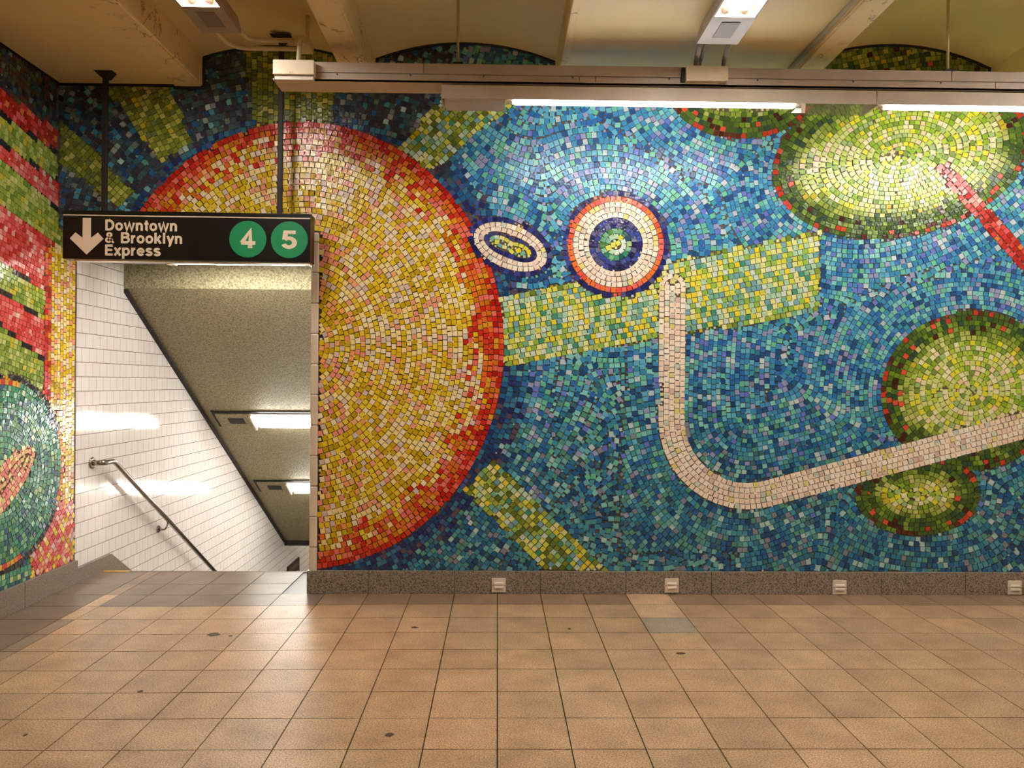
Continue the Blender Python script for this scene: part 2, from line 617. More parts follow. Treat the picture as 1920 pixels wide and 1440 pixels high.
# skirtings of speckled granite
bm = B()
joints = [OPX - 0.012, -0.907, -0.295, 0.315, 0.925, 1.54, 2.15, 2.765, 3.375, 3.985, 4.6, 5.2, 5.8, 6.4, XR]
for a, b_ in zip(joints, joints[1:]):
    box(bm, a + 0.0015, b_ - 0.0015, -0.028, 0.02, 0.0, 0.160, 0.002)
struct('baseboard_back', bm, M['granite'])
bm = B()
ed = [0.253, -0.40, -1.01, -1.62, -2.23, -2.84, -3.45, -5.0, -7.5, YB]
for a, b_ in zip(ed, ed[1:]):
    box(bm, XL - 0.003, XL + 0.024, b_ + 0.0015, a - 0.0015, 0.0, 0.168, 0.002)
prism(bm, [(0.254, 0.0), (0.254, 0.105), (0.765, 0.105), (1.20, -0.165), (1.20, -0.40), (0.60, -0.1)], 'x', XL - 0.001, XL + 0.022)
prism(bm, [(1.20, -0.165), (5.9, -3.08), (5.9, -3.35), (1.20, -0.40)], 'x', XL - 0.001, XL + 0.020)
struct('baseboard_left', bm, M['granite2'])

# bullnose tiles up the jamb
bm = B()
z = 0.107
while z < 2.55:
    z1 = min(z + 0.217, 2.562)
    box(bm, OPX, OPX + 0.054, -0.012, 0.24, z + 0.001, z1 - 0.001, 0.009)
    z = z1
struct('trim_jamb', bm, M['bullnose'])

# ------------------------------------------------------------------ mosaic facing: plain coloured shapes laid in tesserae
hyp = math.hypot


def ell(x, z, cx, cz, rx, rz, ang=0.0):
    dx, dz = x - cx, z - cz
    if ang:
        c, s = math.cos(ang), math.sin(ang)
        dx, dz = dx * c + dz * s, -dx * s + dz * c
    k0 = hyp(dx / rx, dz / rz)
    k1 = hyp(dx / (rx * rx), dz / (rz * rz))
    if k1 < 1e-6:
        return -min(rx, rz)
    return k0 * (k0 - 1) / k1


def ring(x, z, cx, cz, rx, rz, ang=0.0):
    dx, dz = x - cx, z - cz
    if ang:
        c, s = math.cos(ang), math.sin(ang)
        dx, dz = dx * c + dz * s, -dx * s + dz * c
    return (hyp(dx / rx, dz / rz) - 1) * math.sqrt(rx * rz)


def seg_d(x, z, a, b):
    vx, vz = b[0] - a[0], b[1] - a[1]
    t = ((x - a[0]) * vx + (z - a[1]) * vz) / (vx * vx + vz * vz)
    t = 0 if t < 0 else (1 if t > 1 else t)
    return hyp(x - a[0] - vx * t, z - a[1] - vz * t)


def poly_d(x, z, p):
    d, s = 1e9, 1
    n = len(p)
    for i in range(n):
        a, b = p[i], p[i - 1]
        d = min(d, seg_d(x, z, a, b))
        if ((a[1] > z) != (b[1] > z)) and x < (b[0] - a[0]) * (z - a[1]) / (b[1] - a[1]) + a[0]:
            s = -s
    return s * d


class Layer:
    def __init__(self, sd, flow, color):
        self.sd, self.flow, self.color = sd, flow, color


def pick(r, table):
    t = r.random() * sum(w for w, _ in table)
    for w, c in table:
        t -= w
        if t <= 0:
            return c
    return table[-1][1]


def lay(layers, bounds, s, r, keep=None):
    """lay tesserae in rows that follow each layer's flow; returns (u, v, angle, len, height, colour)"""
    u0, u1, v0, v1 = bounds
    cells, out = {}, []

    def near(u, v, lim):
        i, j = int(u / s + 1000), int(v / s + 1000)
        l2 = lim * lim
        for a in (i - 1, i, i + 1):
            for b in (j - 1, j, j + 1):
                for (p, q) in cells.get((a, b), ()):
                    if (p - u) ** 2 + (q - v) ** 2 < l2:
                        return True
        return False

    def region(u, v):
        for k, L in enumerate(layers):
            if L.sd is None or L.sd(u, v) < 0:
                return k
        return -1

    def grad(L, u, v, f0):
        e = 0.004
        return (L.flow(u + e, v) - f0) / e, (L.flow(u, v + e) - f0) / e

    def project(L, u, v, c):
        for _ in range(2):
            f = L.flow(u, v)
            gx, gz = grad(L, u, v, f)
            g2 = gx * gx + gz * gz
            if g2 < 0.05:
                return None
            k = (c - f) / g2
            if abs(k) > 3 * s:
                return None
            u += gx * k
            v += gz * k
        return u, v, gx, gz, math.sqrt(g2)

    def ok(k, u, v, lim=0.80):
        if not (u0 < u < u1 and v0 < v < v1) or near(u, v, lim * s):
            return False
        if keep and not keep(u, v):
            return False
        return region(u, v) == k

    def place(k, u, v, gx, gz, g, f=1.0):
        i, j = int(u / s + 1000), int(v / s + 1000)
        cells.setdefault((i, j), []).append((u, v))
        h = min(1.15, max(0.72, 1 / g))
        out.append((u, v, math.atan2(-gz, gx), s * f * r.uniform(0.85, 0.94), s * f * (0.895 * h if f == 1.0 else 0.9), layers[k].color(u, v, r)))

    n, m = int((u1 - u0) / (s * 0.75)), int((v1 - v0) / (s * 0.75))
    for a in range(n):
        for b in range(m):
            u = u0 + (a + r.random()) * s * 0.75
            v = v0 + (b + r.random()) * s * 0.75
            if near(u, v, 0.62 * s):
                continue
            k = region(u, v)
            if k < 0:
                continue
            L = layers[k]
            c = (math.floor(L.flow(u, v) / s) + 0.5) * s
            p = project(L, u, v, c)
            if not p or not ok(k, p[0], p[1]):
                continue
            place(k, *p)
            for sg in (1, -1):
                q = p
                while True:
                    st = s * r.uniform(0.97, 1.08) * sg
                    q2 = project(L, q[0] - q[3] / q[4] * st, q[1] + q[2] / q[4] * st, c)
                    if not q2 or not ok(k, q2[0], q2[1]):
                        break
                    place(k, *q2)
                    q = q2
    for lim, size in ((0.95, 1.0), (0.78, 0.66), (0.66, 0.5), (0.56, 0.36)):
        n, m = int((u1 - u0) / (s * 0.42)), int((v1 - v0) / (s * 0.42))
        for a in range(n):
            for b in range(m):
                u = u0 + (a + r.random()) * s * 0.42
                v = v0 + (b + r.random()) * s * 0.42
                if near(u, v, lim * s) or (keep and not keep(u, v)):
                    continue
                k = region(u, v)
                if k < 0:
                    continue
                f = layers[k].flow(u, v)
                gx, gz = grad(layers[k], u, v, f)
                place(k, u, v, gx, gz, hyp(gx, gz) or 1.0, size)
    return out


def mosaic(name, tiles, parent, to3, normal, depth=0.005):
    verts, faces, cols = [], [], []
    r = random.Random(11)
    nx, ny, nz = normal
    for (u, v, ang, ln, ht, c) in tiles:
        ca, sa = math.cos(ang), math.sin(ang)
        base = len(verts)
        tu, tv = r.gauss(0, 0.03), r.gauss(0, 0.03)
        low = []
        for (p, q) in ((-1, -1), (1, -1), (1, 1), (-1, 1)):
            # local x runs along the row
            du = (p * ln / 2) * (1 + r.uniform(-0.04, 0.04))
            dv = (q * ht / 2) * (1 + r.uniform(-0.04, 0.04))
            uu, vv = u + du * sa - dv * ca, v + du * ca + dv * sa
            d = du * tu + dv * tv
            x, y, z = to3(uu, vv)
            verts.append((x + nx * d, y + ny * d, z + nz * d))
            low.append((x - nx * depth, y - ny * depth, z - nz * depth))
        verts.extend(low)
        faces.append((base, base + 1, base + 2, base + 3))
        for k in range(4):
            faces.append((base + k, base + 4 + k, base + 4 + (k + 1) % 4, base + (k + 1) % 4))
        cols.append(c)
    me = bpy.data.meshes.new(name)
    me.from_pydata(verts, [], faces)
    at = me.color_attributes.new('Col', 'FLOAT_COLOR', 'CORNER')
    buf = []
    for i, c in enumerate(cols):
        lc = lin(c) + (1.0,)
        buf.extend(lc * 20)
    at.data.foreach_set('color', buf)
    me.materials.append(M['tile'])
    bm = B()
    bm.from_mesh(me)
    bmesh.ops.recalc_face_normals(bm, faces=bm.faces)
    for f in bm.faces[:1]:
        pass
    bm.to_mesh(me)
    bm.free()
    o = bpy.data.objects.new(name, me)
    COL.objects.link(o)
    o.parent = parent
    return o


# ---- colours
RED = [(3, (196, 34, 22)), (2, (214, 66, 40)), (1.2, (232, 104, 92)), (1, (176, 24, 20))]
RIM = [(2, (214, 62, 34)), (2, (226, 112, 40)), (2, (232, 116, 100)), (1.5, (222, 160, 40)), (1.5, (204, 120, 20)), (1, (206, 40, 26))]
GOLD = [(3, (236, 206, 56)), (2.4, (224, 186, 30)), (3.2, (244, 222, 150)), (2.2, (244, 226, 190)), (1.0, (240, 176, 120)), (0.8, (236, 160, 134)), (1.5, (202, 168, 26)), (0.9, (222, 200, 186))]
GOLDP = [(2.5, (230, 200, 50)), (2.5, (206, 172, 24)), (2, (240, 216, 140)), (3, (240, 164, 100)), (2.4, (234, 146, 126)), (1.5, (186, 152, 22)), (1.0, (214, 186, 176))]
BLUE = [(3, (62, 142, 190)), (2.5, (96, 174, 204)), (1.9, (46, 108, 178)), (1.8, (130, 204, 198)), (1.5, (106, 190, 160)), (1.3, (150, 156, 196)), (1.2, (36, 80, 132)), (0.8, (188, 206, 212)), (1.2, (58, 148, 168)), (0.6, (104, 122, 206))]
TEAL = [(3, (46, 122, 158)), (2.5, (72, 150, 172)), (2.2, (36, 96, 152)), (1.5, (110, 178, 180)), (1.6, (84, 152, 136)), (0.9, (134, 138, 154)), (1.4, (30, 74, 120)), (0.8, (170, 206, 202)), (1.0, (58, 108, 124))]
NAVY = [(3, (28, 66, 116)), (2, (34, 96, 150)), (2, (40, 44, 104)), (1.2, (96, 76, 96)), (2, (52, 120, 150)), (1, (70, 90, 150))]
DARK = [(3, (54, 70, 84)), (2, (70, 96, 104)), (2, (62, 56, 70)), (1, (110, 130, 126)), (2, (44, 54, 70)), (0.5, (150, 160, 150)), (1, (56, 92, 104))]
PALEG = [(2.5, (214, 216, 84)), (2.5, (226, 226, 152)), (1.6, (150, 190, 80)), (2.0, (176, 212, 176)), (1.4, (120, 180, 150)), (1.2, (120, 170, 182)), (1.0, (232, 214, 60)), (0.8, (70, 150, 120)), (1.0, (206, 222, 208))]
OLIVE = [(3, (128, 142, 44)), (2, (164, 174, 70)), (1.5, (98, 116, 40)), (1, (192, 192, 96)), (0.8, (110, 130, 70)), (0.5, (200, 180, 40))]
LIME = [(3, (176, 200, 70)), (3, (206, 216, 130)), (2, (222, 218, 60)), (1.8, (228, 226, 180)), (1.6, (136, 176, 44)), (1.0, (160, 190, 120)), (0.8, (232, 210, 170)), (0.7, (120, 150, 60))]
MOSS = [(3, (86, 116, 40)), (2.4, (64, 92, 36)), (1.5, (112, 146, 40)), (1, (48, 80, 56)), (0.6, (70, 34, 22)), (0.4, (214, 86, 56)), (1, (136, 160, 66))]
CREAM = [(4, (246, 232, 212)), (3, (242, 220, 198)), (1.5, (248, 240, 226)), (0.6, (226, 216, 140)), (0.7, (206, 214, 196)), (0.4, (216, 190, 176))]
INDIGO = [(3, (40, 44, 110)), (2, (56, 72, 150)), (1, (90, 90, 140)), (1, (30, 34, 84))]
BRICK = [(3, (176, 40, 30)), (2, (206, 66, 60)), (1.5, (222, 96, 96)), (1, (150, 30, 24)), (0.8, (214, 120, 60))]
PINK = [(3, (216, 80, 76)), (2.4, (226, 112, 108)), (1.2, (232, 156, 146)), (1.6, (200, 52, 46)), (0.6, (232, 190, 176))]
EMER = [(3, (40, 122, 98)), (2.5, (66, 150, 116)), (1.6, (30, 96, 92)), (1.3, (110, 172, 130)), (1.2, (40, 84, 112)), (1, (84, 140, 70)), (0.7, (170, 196, 140))]
GRASS = [(3, (142, 164, 62)), (2.5, (172, 186, 90)), (1.5, (112, 140, 50)), (1, (196, 200, 120)), (0.6, (200, 180, 50))]

DISC = (-1.391, 1.757, 1.435, 1.594)
disc = lambda x, z: ell(x, z, *DISC)
oval = lambda x, z: ell(x, z, 0.085, 2.475, 0.315, 0.195, -0.38)
ball = lambda x, z: ell(x, z, 0.84, 2.50, 0.385, 0.385)
g1 = lambda x, z: ell(x, z, 2.90, 3.16, 0.95, 0.58, 0.22)
g1b = lambda x, z: ell(x, z, 1.74, 3.56, 0.50, 0.29)
g2 = lambda x, z: ell(x, z, 3.42, 1.47, 0.66, 0.58, 0.1)
g3 = lambda x, z: ell(x, z, 3.04, 0.72, 0.46, 0.30)
band_pts = [(1.25, 2.20), (1.25, 1.25)] + [(1.80 + 0.55 * math.cos(math.radians(a)), 1.25 + 0.55 * math.sin(math.radians(a))) for a in range(190, 286, 10)] + [(1.942, 0.719), (7.2, 2.126)]


def band(x, z):
    if x < 0.9 or z > 2.4 or (x < 1.7 and z < 0.3):
        return 0.6
    return min(seg_d(x, z, band_pts[i], band_pts[i + 1]) for i in range(len(band_pts) - 1)) - 0.0965


def band_flow(x, z):
    best = (9, 0)
    for a, b in zip(band_pts, band_pts[1:]):
        d = seg_d(x, z, a, b)
        if d < best[0]:
            best = (d, d if (b[0] - a[0]) * (z - a[1]) - (b[1] - a[1]) * (x - a[0]) > 0 else -d)
    return best[1] + 0.01925


bar = lambda x, z: seg_d(x, z, (3.22, 3.06), (4.6, 1.54)) - 0.062
RAYS = [[(-0.02, 2.11), (2.32, 2.62), (2.32, 2.04), (-0.02, 1.60)],
        [(-0.24, 0.73), (-0.03, 0.95), (0.87, 0.10), (0.40, 0.10)],
        [(-0.76, 3.14), (-0.52, 2.98), (0.14, 3.53), (-0.20, 3.77)],
        [(-1.72, 3.20), (-1.22, 3.20), (-1.10, 4.1), (-1.86, 4.1)],
        [(-2.40, 3.05), (-2.18, 3.20), (-2.42, 3.80), (-2.95, 3.80)],
        [(-3.20, 3.42), (-3.20, 3.12), (-2.70, 2.72), (-2.58, 2.84)]]
RDIR = []
for q in RAYS:
    ax = ((q[1][0] + q[2][0]) / 2 - (q[0][0] + q[3][0]) / 2, (q[1][1] + q[2][1]) / 2 - (q[0][1] + q[3][1]) / 2)
    if q is RAYS[2] or q is RAYS[1]:
        ax = ((q[2][0] + q[3][0]) / 2 - (q[0][0] + q[1][0]) / 2, (q[2][1] + q[3][1]) / 2 - (q[0][1] + q[1][1]) / 2)
    if q in (RAYS[3], RAYS[4], RAYS[5]):
        ax = ((q[2][0] + q[3][0]) / 2 - (q[0][0] + q[1][0]) / 2, (q[2][1] + q[3][1]) / 2 - (q[0][1] + q[1][1]) / 2)
    l = hyp(*ax)
    RDIR.append((ax[0] / l, ax[1] / l))


def smin(a, b, k=0.12):
    h = max(k - abs(a - b), 0.0) / k
    return min(a, b) - h * h * k * 0.25


def wav(x, z):
    return 0.045 * math.sin(2.6 * x + 1.7 * z) + 0.04 * math.sin(3.1 * z - 2.2 * x + 1.0)


def field(x, z):
    d = disc(x, z)
    if x > 0.4:
        d = d * 0.85
    for f in (oval, ball, g1, g1b, g2, g3, band):
        d = smin(d, f(x, z))
    return d + wav(x, z)


def c_disc(x, z, r):
    d = -disc(x, z)
    j = d + r.uniform(-0.035, 0.035)
    if j < 0.045:
        return pick(r, RED)
    if j < 0.15 + 0.03 * math.sin(6 * math.atan2(z - 1.757, x + 1.391)):
        return pick(r, RIM)
    if j < 0.25 and r.random() < 0.45:
        return pick(r, RIM)
    return pick(r, GOLDP if r.random() < max(0.0, min(0.85, (-0.85 - x) * 2.0)) and z < 2.6 else GOLD)


def c_field(x, z, r):
    d = disc(x, z)
    if x > 1.95 and z > 3.5:
        return pick(r, OLIVE if r.random() < 0.6 else MOSS)
    if x < -0.35 and z > 2.5 and d > 0.05:
        return pick(r, DARK if r.random() < 0.8 else TEAL)
    if d < 0.16 + r.uniform(-0.06, 0.06):
        return pick(r, NAVY)
    t = max(0.0, min(1.0, (1.6 - z) / 1.0 + r.uniform(-0.3, 0.3)))
    return pick(r, TEAL if r.random() < t else BLUE)


def c_green(f):
    def c(x, z, r):
        d = -f(x, z) + r.uniform(-0.03, 0.03)
        if d < 0.03:
            return pick(r, [(1.4, (196, 64, 40)), (1.2, (96, 44, 28)), (2.4, (72, 98, 38))])
        if d < 0.15:
            return pick(r, MOSS)
        if d < 0.22:
            return pick(r, GRASS)
        return pick(r, LIME)
    return c


def c_ray(k):
    def c(x, z, r):
        d = -poly_d(x, z, RAYS[k])
        if k in (0,):
            if d < 0.03 and r.random() < 0.35:
                return pick(r, GRASS)
            return pick(r, PALEG)
        if k in (1, 2):
            return pick(r, PALEG if r.random() < 0.6 else OLIVE)
        return pick(r, OLIVE)
    return c


def c_oval(x, z, r):
    d = -oval(x, z)
    if d < 0.022:
        return pick(r, INDIGO)
    if d < 0.05:
        return pick(r, [(2, (150, 158, 166)), (1, (236, 214, 190)), (1, (236, 160, 110))])
    if 0.118 < d < 0.142:
        return pick(r, INDIGO)
    if d > 0.142:
        return pick(r, PALEG)
    return pick(r, CREAM)


def c_ball(x, z, r):
    d = -ball(x, z)
    if d < 0.02:
        return pick(r, INDIGO)
    if d < 0.06:
        return pick(r, [(2, (226, 84, 60)), (1.5, (236, 120, 60)), (1, (232, 110, 100))])
    if d < 0.095:
        return pick(r, [(2, (236, 160, 70)), (1.5, (240, 206, 90))])
    if d < 0.20:
        return pick(r, CREAM)
    if d < 0.26:
        return pick(r, INDIGO)
    if d < 0.32:
        return pick(r, EMER)
    return pick(r, PALEG)


layers = [Layer(oval, oval, c_oval), Layer(ball, ball, c_ball),
          Layer(disc, lambda x, z: ring(x, z, *DISC), c_disc),
          Layer(bar, bar, lambda x, z, r: pick(r, PINK if z > 2.75 or r.random() < 0.2 else BRICK)),
          Layer(band, band_flow, lambda x, z, r: pick(r, CREAM)),
          Layer(g1, lambda x, z: ring(x, z, 2.90, 3.16, 0.95, 0.58, 0.22), c_green(g1)), Layer(g1b, g1b, c_green(g1b)),
          Layer(g2, lambda x, z: ring(x, z, 3.42, 1.47, 0.66, 0.58, 0.1), c_green(g2)), Layer(g3, lambda x, z: ring(x, z, 3.04, 0.72, 0.46, 0.30), c_green(g3))]
for k, q in enumerate(RAYS):
    nx_, nz_ = -RDIR[k][1], RDIR[k][0]
    layers.append(Layer(lambda x, z, q=q: poly_d(x, z, q), lambda x, z, a=nx_, b=nz_, q=q: (x - q[0][0]) * a + (z - q[0][1]) * b, c_ray(k)))
layers.append(Layer(None, field, c_field))
rm = random.Random(5)
tiles = lay(layers, (XL + 0.01, 6.95, 0.166, 4.0), 0.0385, rm, keep=lambda x, z: x > OPX + 0.068 or z > OPZ + 0.02)
bm = B()
pl = [(DISC[0] + DISC[2] * math.cos(t / 96 * 2 * math.pi), DISC[1] + DISC[3] * math.sin(t / 96 * 2 * math.pi)) for t in range(96)]
pl = [p for p in pl if p[0] > OPX + 0.06 or p[1] > OPZ + 0.02]
i0 = max(range(len(pl)), key=lambda i: hyp(pl[i][0] - pl[i - 1][0], pl[i][1] - pl[i - 1][1]))
pl = pl[i0:] + pl[:i0] + [(OPX + 0.06, 0.17), (OPX + 0.06, OPZ + 0.02), (-2.70, OPZ + 0.02)][::1 if pl[i0 - 1][1] < 1 else -1]
prism(bm, pl, 'y', 0.0038, 0.0065)
obj('dark_grout_bed', bm, M['grout_dark'], wall_back)
mosaic('mosaic_facing', tiles, wall_back, lambda u, v: (u, 0.0, v), (0, -1, 0))

# left wall: plain slanting stripes, an upright gold border and a green oval
STR = [(3.31, 3.26), (3.15, 3.09), (2.976, 2.90), (2.877, 2.70), (2.588, 2.45), (2.238, 2.05), (2.055, 1.85), (1.839, 1.56)]
SCOL = [DARK, BRICK, GRASS, PINK, GRASS, PINK, GRASS, PINK, GRASS]
lo = lambda y, z: ell(y, z, -0.62, 0.90, 0.72, 0.64, 0.0)
li = lambda y, z: ell(y, z, -0.56, 0.84, 0.36, 0.13, 0.62)


def sz(k, y):
    a, b = STR[k]
    return a + (b - a) * (y + 0.655) / 0.655


def c_str(y, z, r):
    for k in range(len(STR)):
        zz = sz(k, y)
        if z > zz:
            if z - zz < 0.018 and k > 0:
                return (40, 34, 36)
            if k == 0 and r.random() < 0.4:
                return pick(r, [(1, (92, 60, 52)), (1, (80, 88, 60))])
            return pick(r, SCOL[k])
    return pick(r, GRASS)


def c_lo(y, z, r):
    d = -lo(y, z)
    if d < 0.02:
        return (44, 38, 40)
    if d < 0.055:
        return pick(r, [(2, (216, 130, 40)), (2, (220, 170, 50)), (1, (200, 60, 40))])
    return pick(r, EMER)


edge_y = lambda y, z: (-0.095 - y) if z < 2.45 else 1.0
edge_r = lambda y, z: (-0.165 - y) if z < 2.45 else 1.0
base_g = lambda y, z: max(z - 0.36, y + 0.30)
lay_l = [Layer(li, li, lambda y, z, r: pick(r, [(2, (232, 150, 120)), (2, (236, 196, 130)), (1.5, (226, 130, 120)), (1, (230, 220, 140))])),
         Layer(lo, lambda y, z: ring(y, z, -0.62, 0.90, 0.72, 0.64), c_lo),
         Layer(lambda y, z: max(z - 0.62, -0.30 - y), lambda y, z: 0.8 * y + 0.6 * z, lambda y, z, r: pick(r, PINK if r.random() < 0.65 else GOLDP)),
         Layer(edge_y, lambda y, z: y + 0.0, lambda y, z, r: pick(r, GOLD if r.random() < 0.8 else GOLDP)),
         Layer(edge_r, lambda y, z: y + 0.0, lambda y, z, r: pick(r, BRICK if r.random() < 0.7 else RIM)),
         Layer(base_g, lambda y, z: z, lambda y, z, r: pick(r, EMER)),
         Layer(None, lambda y, z: z + 0.22 * y + 0.05 * math.sin(3 * z), c_str)]
tiles = lay(lay_l, (-2.6, 0.245, 0.172, CZ), 0.0385, random.Random(8), keep=lambda y, z: y < -0.02 or z < OPZ + 0.3)
mosaic('mosaic_facing', tiles, wall_left, lambda u, v: (XL, u, v), (1, 0, 0))

# ------------------------------------------------------------------ hanging direction sign
SX0, SX1, SZ0, SZ1, SY = -2.93, -1.272, 2.313, 2.639, -0.22
sign = thing('direction_sign', 'black hanging sign reading Downtown & Brooklyn Express over the stair opening', 'sign', (-2.1, SY, SZ1))
sign.rotation_euler = (0, 0.004, 0)
bpy.context.view_layer.update()
sign_inv = sign.matrix_basis.inverted()


def sobj(name, bm, m, parent=None):
    o = obj(name, bm, m)
    o.parent = parent or sign
    if parent is None:
        o.matrix_parent_inverse = Matrix.Translation((2.1, -SY, -SZ1))
    return o


bm = B()
box(bm, SX0, SX1, SY - 0.06, SY + 0.06, SZ0, SZ1, 0.004)
sobj('panel', bm, M['black'])
bm = B()
box(bm, SX0 + 0.003, SX1 - 0.003, SY - 0.0625, SY - 0.059, SZ1 - 0.036, SZ1 - 0.029)
sobj('white_stripe', bm, M['cream'])
bm = B()
box(bm, SX0 + 0.07, SX1 - 0.01, SY - 0.045, SY + 0.045, SZ0 - 0.010, SZ0 + 0.002, 0.002)
sobj('bottom_channel', bm, M['alum'])
FY = SY - 0.0605
bm = B()
ax, az0, az1 = -2.769, 2.342, 2.588
poly = [(ax - 0.0275, az1), (ax + 0.0275, az1), (ax + 0.0275, az0 + 0.112), (ax + 0.075, az0 + 0.148), (ax + 0.112, az0 + 0.107), (ax, az0), (ax - 0.112, az0 + 0.107), (ax - 0.075, az0 + 0.148), (ax - 0.0275, az0 + 0.112)]
prism(bm, poly, 'y', FY, FY - 0.002)
sobj('arrow', bm, M['cream'])


def arc(cx, cz, rx, rz, a0, a1, n=14):
    return [(cx + rx * math.cos(math.radians(a0 + (a1 - a0) * i / n)), cz + rz * math.sin(math.radians(a0 + (a1 - a0) * i / n))) for i in range(n + 1)]


# bold grotesque letters drawn as stroke centre lines: cap height 1, x height .74, stroke .19
GL = {
    'D': (0.80, [[(0.11, 0), (0.11, 1)], [(0.11, 0.91), (0.34, 0.91)] + arc(0.34, 0.5, 0.34, 0.41, 90, -90) + [(0.11, 0.09)]]),
    'B': (0.78, [[(0.11, 0), (0.11, 1)], [(0.11, 0.91), (0.42, 0.91)] + arc(0.42, 0.725, 0.20, 0.185, 90, -90) + [(0.11, 0.54)], [(0.11, 0.54), (0.44, 0.54)] + arc(0.44, 0.315, 0.225, 0.225, 90, -90) + [(0.11, 0.09)]]),
    'E': (0.70, [[(0.11, 0), (0.11, 1)], [(0.11, 0.91), (0.66, 0.91)], [(0.11, 0.52), (0.62, 0.52)], [(0.11, 0.09), (0.67, 0.09)]]),
    'o': (0.68, [arc(0.33, 0.37, 0.235, 0.28, 0, 360, 28)]),
    'w': (0.94, [[(0.07, 0.74), (0.26, 0.03), (0.46, 0.72), (0.66, 0.03), (0.85, 0.74)]]),
    'n': (0.66, [[(0.11, 0), (0.11, 0.74)], [(0.11, 0.40)] + arc(0.32, 0.44, 0.20, 0.22, 165, 0) + [(0.52, 0)]]),
    't': (0.40, [[(0.20, 0.95), (0.20, 0.22)] + arc(0.31, 0.19, 0.11, 0.11, 180, 275), [(0.01, 0.66), (0.38, 0.66)]]),
    'r': (0.44, [[(0.11, 0), (0.11, 0.74)], [(0.11, 0.40)] + arc(0.36, 0.36, 0.24, 0.29, 165, 85)]),
    'k': (0.64, [[(0.11, 0), (0.11, 1)], [(0.15, 0.30), (0.53, 0.74)], [(0.27, 0.46), (0.55, 0.0)]]),
    'l': (0.30, [[(0.13, 0), (0.13, 1)]]),
    'y': (0.62, [[(0.07, 0.74), (0.31, 0.06)], [(0.55, 0.74), (0.31, 0.06)] + arc(0.17, 0.02, 0.13, 0.20, -10, -95)]),
    'x': (0.62, [[(0.07, 0.0), (0.54, 0.74)], [(0.07, 0.74), (0.54, 0.0)]]),
    'p': (0.70, [[(0.11, -0.27), (0.11, 0.74)], arc(0.35, 0.37, 0.235, 0.28, 180, -180, 28)]),
    'e': (0.67, [[(0.12, 0.39), (0.55, 0.39)] + arc(0.33, 0.37, 0.235, 0.28, 8, 322, 26)]),
    's': (0.62, [arc(0.30, 0.53, 0.19, 0.125, 15, 200, 14) + [(0.30, 0.385)] + arc(0.31, 0.225, 0.21, 0.14, 60, -170, 16)]),
    '&': (0.84, [[(0.72, 0.02), (0.24, 0.62)] + arc(0.36, 0.755, 0.17, 0.155, 190, -30, 14) + [(0.20, 0.45)] + arc(0.30, 0.28, 0.20, 0.19, 130, 300, 12) + [(0.62, 0.40)]]),
    '4': (0.70, [[(0.45, 0), (0.45, 0.95), (0.10, 0.30)], [(0.06, 0.29), (0.68, 0.29)]]),
    '5': (0.70, [[(0.62, 0.91), (0.20, 0.91), (0.155, 0.50)], arc(0.34, 0.335, 0.235, 0.245, 140, -160, 20)]),
    ' ': (0.55, []),
}


def ribbon(bm, pts, w, y):
    pts = [Vector(p) for p in pts]
    closed = (pts[0] - pts[-1]).length < 1e-4
    L = []
    n = len(pts)
    for i, p in enumerate(pts):
        a = pts[i - 1] if i else (pts[-2] if closed else None)
        b = pts[i + 1] if i < n - 1 else (pts[1] if closed else None)
        d1 = (p - a).normalized() if a is not None else None
        d2 = (b - p).normalized() if b is not None else None
        d1, d2 = d1 or d2, d2 or d1
        n1, n2 = Vector((-d1.y, d1.x)), Vector((-d2.y, d2.x))
        m = (n1 + n2).normalized()
        m = m / max(0.5, m.dot(n1))
        L.append((p + m * w / 2, p - m * w / 2))
    for (a, b), (c, d) in zip(L, L[1:]):
        bm.faces.new([bm.verts.new((q.x, y, q.y)) for q in (a, b, d, c)])


def text_obj(name, s_, m, x0, cap, base, width, gap=0.06):
    """letters with their stroke ends trimmed square, cap height cap, filling width"""
    bm = B()
    x, k = 0.0, 0
    for ch in s_:
        adv, strokes = GL[ch]
        for st in strokes:
            k += 1
            ribbon(bm, [(x + p[0], p[1]) for p in st], 0.205 if ch != '&' else 0.17, -0.00012 * k)
        x += adv + gap
    a, b_ = min(v.co.x for v in bm.verts), max(v.co.x for v in bm.verts)
    for v in bm.verts:
        v.co = (x0 + (v.co.x - a) / (b_ - a) * width, FY - 0.0012 + v.co.y, base + v.co.z * cap)
    for f in bm.faces:
        f.normal_update()
        if f.normal.y > 0:
            f.normal_flip()
    return obj(name, bm, m, None, False)


def sparent(o, p=None):
    o.parent = p or sign
    if p is None:
        o.matrix_parent_inverse = Matrix.Translation((2.1, -SY, -SZ1))
    return o


def slabel(o, s):
    o['label'] = s
    return o


sparent(slabel(text_obj('lettering', 'Downtown', M['cream'], -2.646, 0.0735, 2.506, 0.480), 'cream word Downtown'))
sparent(slabel(text_obj('lettering', '&', M['cream'], -2.646, 0.0735, 2.4215, 0.062), 'cream ampersand'))
sparent(slabel(text_obj('lettering', 'Brooklyn', M['cream'], -2.541, 0.0735, 2.4215, 0.410), 'cream word Brooklyn'))
sparent(slabel(text_obj('lettering', 'Express', M['cream'], -2.646, 0.0735, 2.3375, 0.373), 'cream word Express'))
for cx, dgt in ((-1.692, '4'), (-1.413, '5')):
    bm = B()
    tube(bm, [(cx, FY + 0.001, 2.461), (cx, FY - 0.0025, 2.461)], 0.124, 48)
    for f in bm.faces:
        f.smooth = False
    o = sobj('route_bullet', bm, M['green'])
    d = text_obj('digit', dgt, M['cream'], cx - 0.052, 0.122, 2.400, 0.104)
    for v in d.data.vertices:
        v.co.y -= 0.0022
    d.parent = o
